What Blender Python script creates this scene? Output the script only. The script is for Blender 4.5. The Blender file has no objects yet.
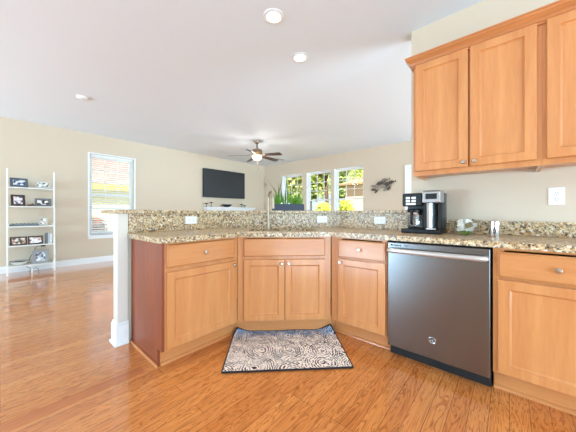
import bpy, bmesh, math, random
from mathutils import Vector, Matrix
random.seed(7)
S = bpy.context.scene
COL = S.collection
PI = math.pi
R = math.radians

# ------------------------------------------------------------------ camera, world, sun, exposure
cam_d = bpy.data.cameras.new('camera')
cam = bpy.data.objects.new('camera', cam_d); COL.objects.link(cam)
cam.location = (0, 0, 1.08); cam.rotation_euler = (R(90), 0, R(-48.75))
cam_d.sensor_width = 36; cam_d.lens = 252.5 / 576 * 36; cam_d.shift_y = -2.7 / 576
cam_d.clip_start = 0.02; cam_d.clip_end = 300
S.camera = cam

W = bpy.data.worlds.new('World'); S.world = W; W.use_nodes = True
bg = W.node_tree.nodes['Background']
bg.inputs[0].default_value = (0.70, 0.89, 1.04, 1); bg.inputs[1].default_value = 0.8
def fill_light(name, loc, aim, sx, sy, watts, col):
    # added fill light, tilted up to brighten and cool the ceiling; no window there
    d = bpy.data.lights.new(name, 'AREA'); d.shape = 'RECTANGLE'; d.size = sx; d.size_y = sy; d.energy = watts; d.color = col
    o = bpy.data.objects.new(name, d); COL.objects.link(o); o.location = loc
    o.rotation_euler = (Vector(aim) - Vector(loc)).to_track_quat('-Z', 'Y').to_euler(); return o
fill_light('fill_light_back', (-1.0, -4.9, 0.75), (-0.2, -0.9, 3.7), 6.0, 1.3, 325, (0.515, 0.835, 1.08))
fill_light('fill_light_left', (-5.4, 5.0, 0.75), (-1.4, 4.7, 3.4), 3.4, 1.3, 310, (0.53, 0.835, 1.08))
fill_light('fill_light_side', (4.6, -4.9, 0.75), (4.6, -0.9, 3.4), 3.4, 1.3, 420, (0.53, 0.835, 1.08))

sun_d = bpy.data.lights.new('sun', 'SUN'); sun = bpy.data.objects.new('sun', sun_d); COL.objects.link(sun)
sun_d.energy = 13.0; sun_d.angle = R(1.0); sun_d.color = (1.0, 0.95, 0.86)
sun.rotation_euler = Vector((0.62, 0.55, -1.05)).to_track_quat('-Z', 'Y').to_euler()

S.view_settings.view_transform = 'Standard'; S.view_settings.look = 'None'
S.view_settings.gamma = 1.0; S.view_settings.use_curve_mapping = False
S.view_settings.exposure = 0.53

# ------------------------------------------------------------------ helpers
def srgb(r, g, b):
    def c(v):
        v /= 255.0
        return v / 12.92 if v <= 0.04045 else ((v + 0.055) / 1.055) ** 2.4
    return (c(r), c(g), c(b), 1)

class MB:
    """collects shapes, then links them as ONE mesh object"""
    def __init__(s): s.bm = bmesh.new()
    def _merge(s, b, M=None):
        if M is not None: bmesh.ops.transform(b, matrix=M, verts=b.verts)
        me = bpy.data.meshes.new('t'); b.to_mesh(me); b.free(); s.bm.from_mesh(me); bpy.data.meshes.remove(me)
        return s
    def box(s, x0, x1, y0, y1, z0, z1, bev=0.0, M=None, seg=2):
        b = bmesh.new(); bmesh.ops.create_cube(b, size=1)
        bmesh.ops.transform(b, matrix=Matrix.Translation(((x0+x1)/2, (y0+y1)/2, (z0+z1)/2)) @ Matrix.Diagonal((abs(x1-x0), abs(y1-y0), abs(z1-z0), 1)), verts=b.verts)
        if bev > 0: bmesh.ops.bevel(b, geom=list(b.edges), offset=bev, segments=seg, profile=0.5, affect='EDGES')
        return s._merge(b, M)
    def cyl(s, p0, p1, r0, r1=None, n=24, cap=True):
        if r1 is None: r1 = r0
        p0 = Vector(p0); p1 = Vector(p1); d = p1 - p0
        b = bmesh.new(); bmesh.ops.create_cone(b, cap_ends=cap, segments=n, radius1=r0, radius2=r1, depth=d.length)
        return s._merge(b, Matrix.Translation((p0+p1)/2) @ d.to_track_quat('Z', 'Y').to_matrix().to_4x4())
    def lathe(s, prof, n=32, M=None):
        b = bmesh.new(); rings = []
        for r, z in prof:
            if r < 1e-6: rings.append([b.verts.new((0, 0, z))])
            else: rings.append([b.verts.new((r*math.cos(2*PI*i/n), r*math.sin(2*PI*i/n), z)) for i in range(n)])
        for A, B in zip(rings, rings[1:]):
            for i in range(n):
                j = (i+1) % n
                if len(A) == 1 and len(B) == 1: continue
                if len(A) == 1: b.faces.new((A[0], B[j], B[i]))
                elif len(B) == 1: b.faces.new((A[i], A[j], B[0]))
                else: b.faces.new((A[i], A[j], B[j], B[i]))
        bmesh.ops.recalc_face_normals(b, faces=b.faces)
        return s._merge(b, M)
    def tube(s, pts, r, n=12, closed=False):
        pts = [Vector(p) for p in pts]; N = len(pts); b = bmesh.new(); rings = []
        rr = r if isinstance(r, (list, tuple)) else [r]*N
        up = None
        for i, p in enumerate(pts):
            if closed: t = (pts[(i+1) % N] - pts[i-1])
            else: t = (pts[min(i+1, N-1)] - pts[max(i-1, 0)])
            t.normalize()
            if up is None:
                up = Vector((0, 0, 1)) if abs(t.z) < 0.9 else Vector((1, 0, 0))
            u = t.cross(up).normalized(); v = u.cross(t).normalized(); up = v
            rings.append([b.verts.new(p + rr[i]*(math.cos(2*PI*k/n)*u + math.sin(2*PI*k/n)*v)) for k in range(n)])
        prs = list(zip(rings, rings[1:])) + ([(rings[-1], rings[0])] if closed else [])
        for A, B in prs:
            for k in range(n): b.faces.new((A[k], A[(k+1) % n], B[(k+1) % n], B[k]))
        if not closed: b.faces.new(rings[0]); b.faces.new(rings[-1][::-1])
        bmesh.ops.recalc_face_normals(b, faces=b.faces)
        return s._merge(b)
    def prism(s, poly, z0, z1, bev=0.0, M=None, holes=()):
        """polygon in XY extruded along z, holes cut through"""
        b = bmesh.new(); edges = []
        for loop in [poly] + list(holes):
            vs = [b.verts.new((p[0], p[1], z0)) for p in loop]
            edges += [b.edges.new((vs[i], vs[(i+1) % len(vs)])) for i in range(len(vs))]
        if holes: bmesh.ops.triangle_fill(b, use_beauty=True, edges=edges)
        else: b.faces.new([e.verts[0] for e in edges])
        g = bmesh.ops.extrude_face_region(b, geom=list(b.faces))
        bmesh.ops.translate(b, vec=(0, 0, z1-z0), verts=[v for v in g['geom'] if isinstance(v, bmesh.types.BMVert)])
        bmesh.ops.recalc_face_normals(b, faces=b.faces)
        if bev > 0:
            es = [e for e in b.edges if len(e.link_faces) == 2 and e.calc_face_angle(0) > 0.5]
            bmesh.ops.bevel(b, geom=es, offset=bev, segments=2, profile=0.5, affect='EDGES')
        return s._merge(b, M)
    def ring(s, w, h, loops, M=None):
        """picture-frame-like ring in the XZ plane: loops of (inset, y), closed around the section"""
        b = bmesh.new(); L = []
        for i, y in loops:
            L.append([b.verts.new(p) for p in ((i, y, i), (w-i, y, i), (w-i, y, h-i), (i, y, h-i))])
        for A, B in zip(L, L[1:] + L[:1]):
            for k in range(4): b.faces.new((A[k], A[(k+1) % 4], B[(k+1) % 4], B[k]))
        bmesh.ops.recalc_face_normals(b, faces=b.faces)
        return s._merge(b, M)
    def blob(s, c, r, sub=2, M=None):
        b = bmesh.new(); bmesh.ops.create_icosphere(b, subdivisions=sub, radius=1)
        rr = r if isinstance(r, (tuple, list)) else (r, r, r)
        bmesh.ops.transform(b, matrix=Matrix.Translation(c) @ Matrix.Diagonal((*rr, 1)), verts=b.verts)
        return s._merge(b, M)
    def quad(s, pts):
        s.bm.faces.new([s.bm.verts.new(p) for p in pts]); return s
    def build(s, name, mat, parent=None, smooth=False, loc=None, rot=None):
        me = bpy.data.meshes.new(name); s.bm.to_mesh(me); s.bm.free()
        me.materials.append(mat)
        if smooth:
            for p in me.polygons: p.use_smooth = True
            try: me.set_sharp_from_angle(angle=R(35))
            except Exception: pass
        o = bpy.data.objects.new(name, me); COL.objects.link(o)
        if parent is not None: o.parent = parent
        if loc is not None: o.location = loc
        if rot is not None: o.rotation_euler = rot
        return o

def tag(o, label=None, cat=None, group=None, kind=None):
    if label: o['label'] = label
    if cat: o['category'] = cat
    if group: o['group'] = group
    if kind: o['kind'] = kind
    return o
def thing(name, label, cat, loc=(0, 0, 0), rz=0.0, group=None):
    o = bpy.data.objects.new(name, None); COL.objects.link(o); o.empty_display_size = 0.1
    o.location = loc; o.rotation_euler = (0, 0, rz)
    return tag(o, label, cat, group)
def copy_tree(o, parent=None):
    c = o.copy(); COL.objects.link(c); c.parent = parent
    for ch in list(o.children): copy_tree(ch, c)
    return c
def struct(o): o['kind'] = 'structure'; return o

# ------------------------------------------------------------------ materials
def mat(name, col, rough=0.5, metal=0.0, spec=0.5, coat=0.0):
    m = bpy.data.materials.new(name); m.use_nodes = True
    p = m.node_tree.nodes['Principled BSDF']
    p.inputs['Base Color'].default_value = col; p.inputs['Roughness'].default_value = rough
    p.inputs['Metallic'].default_value = metal; p.inputs['Specular IOR Level'].default_value = spec
    p.inputs['Coat Weight'].default_value = coat; p.inputs['Coat Roughness'].default_value = 0.08
    return m
class NT:
    def __init__(s, m): s.t = m.node_tree; s.p = s.t.nodes['Principled BSDF']
    def n(s, typ, **kw):
        x = s.t.nodes.new(typ)
        for k, v in kw.items():
            if k in ('operation', 'blend_type', 'data_type', 'feature', 'distance', 'wave_type', 'bands_direction', 'rings_direction', 'noise_dimensions', 'offset', 'offset_frequency', 'squash', 'interpolation'): setattr(x, k, v)
        return x
    def l(s, a, b): s.t.links.new(a, b)
    def coords(s, scale=(1, 1, 1), rot=(0, 0, 0)):
        tc = s.n('ShaderNodeTexCoord'); mp = s.n('ShaderNodeMapping')
        mp.inputs['Scale'].default_value = scale; mp.inputs['Rotation'].default_value = rot
        s.l(tc.outputs['Object'], mp.inputs[0]); return mp.outputs[0]
    def noise(s, vec, scale, detail=4, rough=0.5, dist=0.0):
        x = s.n('ShaderNodeTexNoise'); x.inputs['Scale'].default_value = scale; x.inputs['Detail'].default_value = detail
        x.inputs['Roughness'].default_value = rough; x.inputs['Distortion'].default_value = dist
        s.l(vec, x.inputs['Vector']); return x.outputs['Fac']
    def ramp(s, fac, stops, interp='LINEAR'):
        x = s.n('ShaderNodeValToRGB'); cr = x.color_ramp; cr.interpolation = interp
        while len(cr.elements) < len(stops): cr.elements.new(0.5)
        for e, (pos, c) in zip(cr.elements, stops): e.position = pos; e.color = c
        s.l(fac, x.inputs[0]); return x.outputs['Color']
    def math(s, op, a, b=None):
        x = s.n('ShaderNodeMath', operation=op)
        for i, v in enumerate((a, b)):
            if v is None: continue
            if hasattr(v, 'links'): s.l(v, x.inputs[i])
            else: x.inputs[i].default_value = v
        return x.outputs[0]
    def mix(s, fac, a, b, mode='MIX'):
        x = s.n('ShaderNodeMix', data_type='RGBA', blend_type=mode)
        for sock, v in ((x.inputs[0], fac), (x.inputs[6], a), (x.inputs[7], b)):
            if hasattr(v, 'links'): s.l(v, sock)
            else: sock.default_value = v
        return x.outputs[2]
    def bump(s, h, strength=0.2, dist=0.01):
        x = s.n('ShaderNodeBump'); x.inputs['Strength'].default_value = strength; x.inputs['Distance'].default_value = dist
        s.l(h, x.inputs['Height']); s.l(x.outputs[0], s.p.inputs['Normal'])

def wood(name, a, b, axis='z', rough=0.32, scale=9.0, coat=0.25):
    m = mat(name, a, rough, coat=coat); t = NT(m)
    sc = {'x': (0.10, 1, 1), 'y': (1, 0.10, 1), 'z': (1, 1, 0.10)}[axis]
    v = t.coords(sc)
    n1 = t.noise(v, scale, 5, 0.55, 1.2); n2 = t.noise(v, scale*9, 3, 0.6, 0.2)
    f = t.math('ADD', t.math('MULTIPLY', n1, 0.7), t.math('MULTIPLY', n2, 0.3))
    t.l(t.ramp(f, [(0.33, b), (0.5, tuple((x+y)/2 for x, y in zip(a, b))), (0.66, a)]), t.p.inputs['Base Color'])
    return m
def painted(name, col, rough=0.6, amount=0.03):
    m = mat(name, col, rough); t = NT(m)
    n = t.noise(t.coords(), 180, 3)
    t.bump(n, amount, 0.002)
    return m

CAB_A, CAB_B = srgb(216, 148, 90), srgb(198, 125, 70)
M = {}
M['wall'] = painted('wall_paint', srgb(213, 195, 171), 0.7)
M['ceiling'] = painted('ceiling_paint', srgb(228, 233, 237), 0.8)
M['white'] = painted('white_trim_paint', srgb(240, 240, 238), 0.35)
M['shelfwhite'] = painted('shelf_white', srgb(240, 237, 229), 0.4)
M['cab_v'] = wood('maple_vertical_grain', CAB_A, CAB_B, 'z')
M['cab_h'] = wood('maple_horizontal_grain', CAB_A, CAB_B, 'x')
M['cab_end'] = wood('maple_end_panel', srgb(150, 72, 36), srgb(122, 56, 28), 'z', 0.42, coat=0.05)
M['cab_pale'] = wood('pale_maple_edge', srgb(228, 190, 150), srgb(214, 170, 126), 'y')
M['nickel'] = mat('brushed_nickel', srgb(206, 198, 184), 0.25, 1.0)
M['chrome'] = mat('chrome', srgb(225, 225, 225), 0.12, 1.0)
M['black'] = mat('black_plastic', srgb(20, 20, 21), 0.35, spec=0.3)
M['blackmatte'] = mat('matte_black', srgb(18, 18, 19), 0.6)
M['darkgrey'] = mat('dark_grey', srgb(72, 74, 78), 0.5)
M['silver'] = mat('silver_plastic', srgb(186, 186, 186), 0.28, 0.7)
M['screen'] = mat('tv_screen', srgb(40, 42, 45), 0.30)
M['plate'] = mat('white_plastic', srgb(245, 244, 240), 0.35)
M['slot'] = mat('slot_dark', srgb(70, 66, 62), 0.6)
M['bronze'] = mat('aged_nickel', srgb(150, 128, 104), 0.35, 0.9)
M['walnut'] = wood('walnut_blade', srgb(66, 42, 34), srgb(46, 30, 25), 'x', 0.4)
M['cream'] = painted('cream_siding', srgb(232, 222, 190), 0.7)

def granite():
    m = mat('speckled_granite', srgb(205, 180, 140), 0.34); t = NT(m)
    v = t.coords()
    def vor(sc):
        x = t.n('ShaderNodeTexVoronoi'); x.inputs['Scale'].default_value = sc
        w = t.n('ShaderNodeVectorMath'); w.operation = 'ADD'
        nz = t.n('ShaderNodeTexNoise'); nz.inputs['Scale'].default_value = 60; t.l(v, nz.inputs['Vector'])
        ms = t.n('ShaderNodeVectorMath'); ms.operation = 'SCALE'; ms.inputs['Scale'].default_value = 0.016
        t.l(nz.outputs['Color'], ms.inputs[0]); t.l(v, w.inputs[0]); t.l(ms.outputs[0], w.inputs[1]); t.l(w.outputs[0], x.inputs['Vector'])
        sp = t.n('ShaderNodeSeparateColor'); t.l(x.outputs['Color'], sp.inputs[0]); return sp.outputs[0]
    c1 = t.ramp(vor(75), [(0.0, srgb(34, 28, 25)), (0.14, srgb(100, 70, 48)), (0.26, srgb(168, 122, 74)), (0.42, srgb(204, 170, 120)), (0.62, srgb(222, 200, 158)), (0.86, srgb(236, 228, 208)), (0.94, srgb(130, 118, 104))], 'CONSTANT')
    c2 = t.ramp(vor(150), [(0.0, srgb(30, 25, 23)), (0.18, srgb(138, 94, 56)), (0.36, srgb(208, 176, 128)), (0.66, srgb(230, 214, 182))], 'CONSTANT')
    n = t.noise(v, 9, 3)
    f = t.ramp(n, [(0.4, (0.25, 0.25, 0.25, 1)), (0.62, (0.6, 0.6, 0.6, 1))])
    t.l(t.mix(f, c1, c2), t.p.inputs['Base Color'])
    return m
M['granite'] = granite()

def floor_mat():
    m = mat('oak_floorboards', srgb(200, 130, 74), 0.22, coat=0.7); t = NT(m)
    v = t.coords()
    b = t.n('ShaderNodeTexBrick', offset=0.37, offset_frequency=3)
    b.inputs['Scale'].default_value = 1.0; b.inputs['Brick Width'].default_value = 1.15; b.inputs['Row Height'].default_value = 0.083
    b.inputs['Mortar Size'].default_value = 0.0011; b.inputs['Mortar Smooth'].default_value = 0.3; b.inputs['Bias'].default_value = 0.0
    b.inputs['Color1'].default_value = srgb(227, 150, 82); b.inputs['Color2'].default_value = srgb(211, 130, 66); b.inputs['Mortar'].default_value = srgb(112, 62, 30)
    t.l(v, b.inputs['Vector'])
    # shift the grain from board to board
    sx = t.n('ShaderNodeSeparateXYZ'); t.l(v, sx.inputs[0])
    row = t.math('FLOOR', t.math('DIVIDE', sx.outputs[1], 0.083))
    cb = t.n('ShaderNodeCombineXYZ')
    t.l(t.math('ADD', t.math('MULTIPLY', sx.outputs[0], 0.9), t.math('MULTIPLY', row, 3.71)), cb.inputs[0])
    t.l(t.math('MULTIPLY', sx.outputs[1], 9.0), cb.inputs[1])
    g = t.noise(cb.outputs[0], 1.6, 5, 0.5, 2.6)
    rings = t.math('FRACT', t.math('MULTIPLY', g, 8.0))
    line = t.ramp(rings, [(0.0, (0.50, 0.38, 0.29, 1)), (0.20, (0.92, 0.88, 0.84, 1)), (0.75, (1, 1, 1, 1)), (1.0, (0.56, 0.44, 0.34, 1))])
    cc = t.mix(0.95, b.outputs['Color'], line, 'MULTIPLY')
    t.l(cc, t.p.inputs['Base Color'])
    fine = t.noise(cb.outputs[0], 14, 3)
    t.l(t.ramp(fine, [(0.3, (0.10, 0.10, 0.10, 1)), (0.7, (0.19, 0.19, 0.19, 1))]), t.p.inputs['Roughness'])
    t.bump(t.math('ADD', b.outputs['Fac'], t.math('MULTIPLY', t.noise(v, 3, 2), -0.6)), -0.10, 0.004)
    return m
M['floor'] = floor_mat()

M['steel'] = mat('brushed_stainless', srgb(126, 127, 128), 0.27, 1.0)
M['steelbright'] = mat('bright_stainless', srgb(220, 218, 214), 0.26, 1.0)
M['handle'] = mat('satin_stainless', srgb(206, 203, 198), 0.42, 0.75)

def rug_mat():
    m = mat('rug_pile', srgb(220, 205, 190), 0.95, spec=0.1); t = NT(m)
    v = t.coords()
    nz = t.n('ShaderNodeTexNoise'); nz.inputs['Scale'].default_value = 14; nz.inputs['Detail'].default_value = 3; t.l(v, nz.inputs['Vector'])
    ms = t.n('ShaderNodeVectorMath'); ms.operation = 'SCALE'; ms.inputs['Scale'].default_value = 0.045; t.l(nz.outputs['Color'], ms.inputs[0])
    ad = t.n('ShaderNodeVectorMath'); ad.operation = 'ADD'; t.l(v, ad.inputs[0]); t.l(ms.outputs[0], ad.inputs[1])
    vo = t.n('ShaderNodeTexVoronoi'); vo.inputs['Scale'].default_value = 4.2; vo.inputs['Randomness'].default_value = 0.35; t.l(ad.outputs[0], vo.inputs['Vector'])
    rings = t.math('SINE', t.math('MULTIPLY', vo.outputs['Distance'], 95.0))
    vo2 = t.n('ShaderNodeTexVoronoi'); vo2.feature = 'DISTANCE_TO_EDGE'; vo2.inputs['Scale'].default_value = 42; t.l(ad.outputs[0], vo2.inputs['Vector'])
    pat = t.math('ADD', t.math('MULTIPLY', rings, 0.30), t.math('SUBTRACT', 0.22, t.math('MULTIPLY', vo2.outputs['Distance'], 1.6)))
    pat = t.math('ADD', pat, t.math('MULTIPLY', t.math('SUBTRACT', t.noise(v, 16, 3), 0.5), 1.1))
    msk = t.ramp(pat, [(0.095, (0, 0, 0, 1)), (0.16, (1, 1, 1, 1))])
    sx = t.n('ShaderNodeSeparateXYZ'); t.l(v, sx.inputs[0])
    by = t.math('ADD', sx.outputs[1], t.math('MULTIPLY', t.math('SUBTRACT', t.noise(v, 11, 3), 0.5), 0.28))
    blue = t.ramp(by, [(0.44, (0, 0, 0, 1)), (0.57, (1, 1, 1, 1))])
    light = t.mix(blue, srgb(250, 238, 226), srgb(160, 186, 216))
    dark = t.mix(blue, srgb(58, 52, 56), srgb(40, 58, 104))
    t.l(t.mix(msk, light, dark), t.p.inputs['Base Color'])
    t.bump(t.noise(v, 500, 2), 0.5, 0.003)
    return m
M['rug'] = rug_mat()
M['rugedge'] = mat('rug_binding', srgb(52, 46, 46), 0.9, spec=0.1)

def glass(name, tint=(1, 1, 1, 1), gl=0.06):
    m = bpy.data.materials.new(name); m.use_nodes = True; nt = m.node_tree
    for n in list(nt.nodes): nt.nodes.remove(n)
    out = nt.nodes.new('ShaderNodeOutputMaterial'); mx = nt.nodes.new('ShaderNodeMixShader')
    a = nt.nodes.new('ShaderNodeBsdfTransparent'); b = nt.nodes.new('ShaderNodeBsdfGlossy')
    a.inputs[0].default_value = tint; b.inputs['Roughness'].default_value = 0.02; mx.inputs[0].default_value = gl
    nt.links.new(a.outputs[0], mx.inputs[1]); nt.links.new(b.outputs[0], mx.inputs[2]); nt.links.new(mx.outputs[0], out.inputs[0])
    return m
M['pane'] = glass('window_glass', gl=0.006)
M['clear'] = glass('clear_glass', (0.985, 0.995, 0.99, 1), 0.12)
def emit(name, col, st):
    m = mat(name, col, 0.5); p = m.node_tree.nodes['Principled BSDF']
    p.inputs['Emission Color'].default_value = col; p.inputs['Emission Strength'].default_value = st
    return m
M['lamp'] = emit('lit_lens', srgb(255, 252, 244), 3.0)
M['lampwarm'] = emit('lit_frosted_glass', srgb(255, 236, 205), 1.3)

def leafmat(name, a, b):
    m = mat(name, a, 0.6, spec=0.25); t = NT(m)
    c = t.ramp(t.noise(t.coords(), 1.7, 3), [(0.35, a), (0.65, b)]); t.l(c, t.p.inputs['Base Color'])
    # thin leaves let light through
    tr = t.n('ShaderNodeBsdfTranslucent'); mx = t.n('ShaderNodeMixShader'); mx.inputs[0].default_value = 0.45
    out = t.t.nodes['Material Output']
    t.l(c, tr.inputs['Color']); t.l(t.p.outputs[0], mx.inputs[1]); t.l(tr.outputs[0], mx.inputs[2]); t.l(mx.outputs[0], out.inputs['Surface'])
    return m
M['leaf_green'] = leafmat('tree_leaves', srgb(170, 186, 96), srgb(206, 212, 140))
M['leaf_dark'] = leafmat('dark_leaves', srgb(136, 160, 90), srgb(184, 198, 130))
M['leaf_yellow'] = leafmat('yellow_leaves', srgb(178, 190, 74), srgb(206, 206, 104))
M['leaf_red'] = leafmat('red_leaves', srgb(140, 84, 62), srgb(178, 128, 92))
M['bark'] = wood('bark', srgb(110, 92, 76), srgb(78, 64, 52), 'z', 0.9)
M['grassblade'] = leafmat('grass_blade', srgb(92, 150, 50), srgb(156, 196, 84))
M['grassdark'] = leafmat('dark_blade', srgb(58, 84, 62), srgb(92, 118, 92))
M['lawn'] = leafmat('lawn_grass', srgb(168, 174, 112), srgb(196, 194, 140))

def photo_mat(name, seed, a, b, c):
    m = mat(name, a, 0.3); t = NT(m)
    v = t.coords((1, 1, 1)); mp = v.node; mp.inputs['Location'].default_value = (seed, seed*0.7, seed*1.3)
    n = t.noise(v, 22, 1, 0.4)
    t.l(t.ramp(n, [(0.36, a), (0.47, b), (0.58, c)], 'EASE'), t.p.inputs['Base Color'])
    return m

# ------------------------------------------------------------------ room shell
CEIL = 2.80; YF = 6.80; XW = 6.42; KX = 2.575; KEND = 0.70
X0 = -5.50; Y0 = -5.00
struct(MB().box(X0, XW+0.16, Y0, YF+0.16, -0.12, 0).build('floor', M['floor']))
struct(MB().box(X0, XW+0.16, Y0, YF+0.16, CEIL, CEIL+0.12).build('ceiling', M['ceiling']))
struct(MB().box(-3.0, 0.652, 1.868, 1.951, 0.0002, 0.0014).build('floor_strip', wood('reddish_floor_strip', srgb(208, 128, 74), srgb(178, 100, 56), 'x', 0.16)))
WZ0, WZ1 = 0.61, 2.37
def wall_with_holes(name, along, fixed0, fixed1, a0, a1, holes):
    """straight wall along x or y with window openings (a0, a1, z0, z1)"""
    mb = MB()
    def b(p0, p1, z0, z1):
        if p1 - p0 < 1e-4 or z1 - z0 < 1e-4: return
        if along == 'x': mb.box(p0, p1, fixed0, fixed1, z0, z1)
        else: mb.box(fixed0, fixed1, p0, p1, z0, z1)
    cur = a0
    for (h0, h1, z0, z1) in sorted(holes):
        b(cur, h0, 0, CEIL); b(h0, h1, 0, z0); b(h0, h1, z1, CEIL); cur = h1
    b(cur, a1, 0, CEIL)
    return struct(mb.build(name, M['wall']))
LW = (1.27, 2.13)
wall_with_holes('wall_back', 'x', YF, YF+0.16, X0, XW+0.16, [(LW[0], LW[1], WZ0, WZ1)])
RW = [(5.02, 5.90), (3.955, 4.85), (2.945, 3.84)]
wall_with_holes('wall_right', 'y', XW, XW+0.16, Y0, YF, [(a, b, WZ0, WZ1) for a, b in RW] + [(0.95, 1.80, 0, 2.16)])
struct(MB().box(KX, KX+0.125, Y0, KEND, 0, CEIL).build('wall_kitchen', M['wall']))
struct(MB().box(X0-0.12, X0, -2.5, 3.15, 0, CEIL).build('wall_left', M['wall']))  # unseen wall, put in and sized for its reflection in the dishwasher door
# baseboards
def baseboard(name, pts):
    mb = MB()
    for (x0, x1, y0, y1) in pts:
        mb.box(x0, x1, y0, y1, 0, 0.105, 0.002); 
        if abs(x1-x0) > abs(y1-y0): mb.box(x0, x1, y0+0.006, y1, 0.105, 0.125, 0.002)
        else: mb.box(x0+0.006, x1, y0, y1, 0.105, 0.125, 0.002)
    return struct(mb.build(name, M['white']))
baseboard('baseboard_back', [(X0, 4.0, YF-0.014, YF), (5.74, XW, YF-0.014, YF)])
baseboard('baseboard_right', [(XW-0.014, XW, 1.89, YF-0.014)])

# knee wall under the bar: three segments
SUM = 4.035; rt2 = math.sqrt(2)
def path(off):
    """corner points of the bar line, offset away from the kitchen by off"""
    y = 2.40 + off; x = KX + off; s_ = SUM + off*rt2
    return (s_ - y, y), (x, s_ - x)
def band(x_start, off0, off1, y_end):
    a0, b0 = path(off0); a1, b1 = path(off1)
    return [(x_start, 2.40+off0), a0, b0, (KX+off0, y_end), (KX+off1, y_end), b1, a1, (x_start, 2.40+off1)]
struct(MB().prism(band(0.709, 0.021, 0.13, KEND), 0, 1.077).build('wall_peninsula', M['wall']))
tag(MB().prism(band(0.709, 0.0, 0.020, KEND-0.001), 0.9145, 1.077, 0.001).build('backsplash', M['granite']),
    'tall speckled granite backsplash running under the raised bar behind the sink', 'backsplash')
tag(MB().prism(band(0.60, -0.022, 0.37, KEND+0.001), 1.078, 1.110, 0.006).build('bar_top', M['granite']),
    'raised speckled granite breakfast bar top on the peninsula half wall', 'bar top')
tag(MB().box(KX-0.021, KX-0.001, -0.50, KEND-0.022, 0.9145, 1.018, 0.002).build('backsplash', M['granite']),
    'low speckled granite splash strip on wall behind coffee maker and canister', 'backsplash')

# white end post of the peninsula
post = thing('end_post', 'white square post with base moulding at the left end of the bar', 'post', (0.66, 2.46, 0))
M['post'] = painted('post_paint', srgb(224, 216, 202), 0.5)
MB().box(-0.030, 0.046, -0.06, 0.050, 0, 1.076, 0.002).build('shaft', M['post'], post)
pb = MB().box(-0.044, 0.050, -0.074, 0.064, 0, 0.165, 0.003).box(-0.038, 0.050, -0.068, 0.058, 0.165, 0.185, 0.004)
pb.box(-0.056, 0.050, -0.086, 0.076, 0, 0.022, 0.006)
pb.build('base_moulding', M['white'], post)
prof = [(0.051, 1.076), (0.19, 1.076), (0.19, 1.062)]
for i in range(9):
    a = i/8*PI/2; prof.append((0.18 - 0.129*math.sin(a), 1.062 - 0.11*(1-math.cos(a))))
MB().prism(prof, -0.028, 0.028, M=Matrix(((0, 0, 1, 0), (1, 0, 0, 0), (0, 1, 0, 0), (0, 0, 0, 1)))).build('corbel', M['post'], post)

# ------------------------------------------------------------------ windows
def window(name, w, M4, blinds=False):
    """double-hung window; local x along the wall, local -y towards the room (y=0 is the inside wall face), z up from the sill"""
    H = WZ1 - WZ0
    root = thing(name, None, None); root['kind'] = 'structure'; root.matrix_world = M4
    f = MB()
    f.box(0, 0.022, 0.09, 0.16, 0, H); f.box(w-0.022, w, 0.09, 0.16, 0, H); f.box(0.022, w-0.022, 0.09, 0.16, H-0.022, H); f.box(0.022, w-0.022, 0.09, 0.16, 0, 0.022)
    f.build('window_frame', M['white'], root)
    mid = H*0.50
    for k, (z0, z1, y) in enumerate(((mid-0.02, H-0.022, 0.122), (0.022, mid+0.02, 0.094))):
        s_ = MB(); sw = 0.045
        s_.box(0.022, 0.022+sw, y, y+0.028, z0, z1, 0.003); s_.box(w-0.022-sw, w-0.022, y, y+0.028, z0, z1, 0.003)
        s_.box(0.022+sw, w-0.022-sw, y, y+0.028, z0, z0+sw, 0.003); s_.box(0.022+sw, w-0.022-sw, y, y+0.028, z1-sw, z1, 0.003)
        sash = s_.build('sash', M['white'], root)
        g0, g1 = 0.022+sw, w-0.022-sw; h0, h1 = z0+sw, z1-sw
        MB().box(g0, g1, y+0.012, y+0.016, h0, h1).build('glass_pane', M['pane'], sash)
        if k == 0 or blinds:
            g = MB()
            for i in (1, 2):
                xx = g0 + (g1-g0)*i/3; g.box(xx-0.009, xx+0.009, y+0.004, y+0.022, h0, h1)
                zz = h0 + (h1-h0)*i/3; g.box(g0, g1, y+0.005, y+0.021, zz-0.009, zz+0.009)
            g.build('muntins', M['white'], sash)
    c = MB(); c.box(-0.035, w+0.035, -0.035, 0.09, -0.022, 0.0, 0.004); c.box(-0.02, w+0.02, -0.012, -0.0005, -0.085, -0.022, 0.003)
    c.build('window_sill', M['white'], root)
    if blinds:
        b = MB(); b.box(0.026, w-0.026, 0.03, 0.075, H-0.05, H-0.002, 0.003)
        z = H-0.085
        while z > 0.03:
            b.box(0.028, w-0.028, -0.024, 0.024, -0.0015, 0.0015, M=Matrix.Translation((0, 0.055, z)) @ Matrix.Rotation(R(30), 4, 'X')); z -= 0.048
        b.box(0.028, w-0.028, 0.034, 0.072, 0.004, 0.022, 0.003)
        for fx in (0.2, 0.8): b.cyl((w*fx, 0.053, 0.02), (w*fx, 0.053, H-0.03), 0.0015, n=6)
        b.build('blind', M['white'], root)
    return root
window('window_1', LW[1]-LW[0], Matrix.Translation((LW[0], YF, WZ0)), True)
cs = MB(); w_ = LW[1]-LW[0]; H_ = WZ1-WZ0
cs.box(LW[0]-0.028, LW[0], YF-0.012, YF+0.085, WZ0, WZ1+0.028, 0.002); cs.box(LW[1], LW[1]+0.028, YF-0.012, YF-0.0005, WZ0, WZ1+0.028, 0.002); cs.box(LW[0], LW[1], YF-0.012, YF-0.0005, WZ1, WZ1+0.028, 0.002)
struct(cs.build('trim_1', M['white']))
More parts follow.
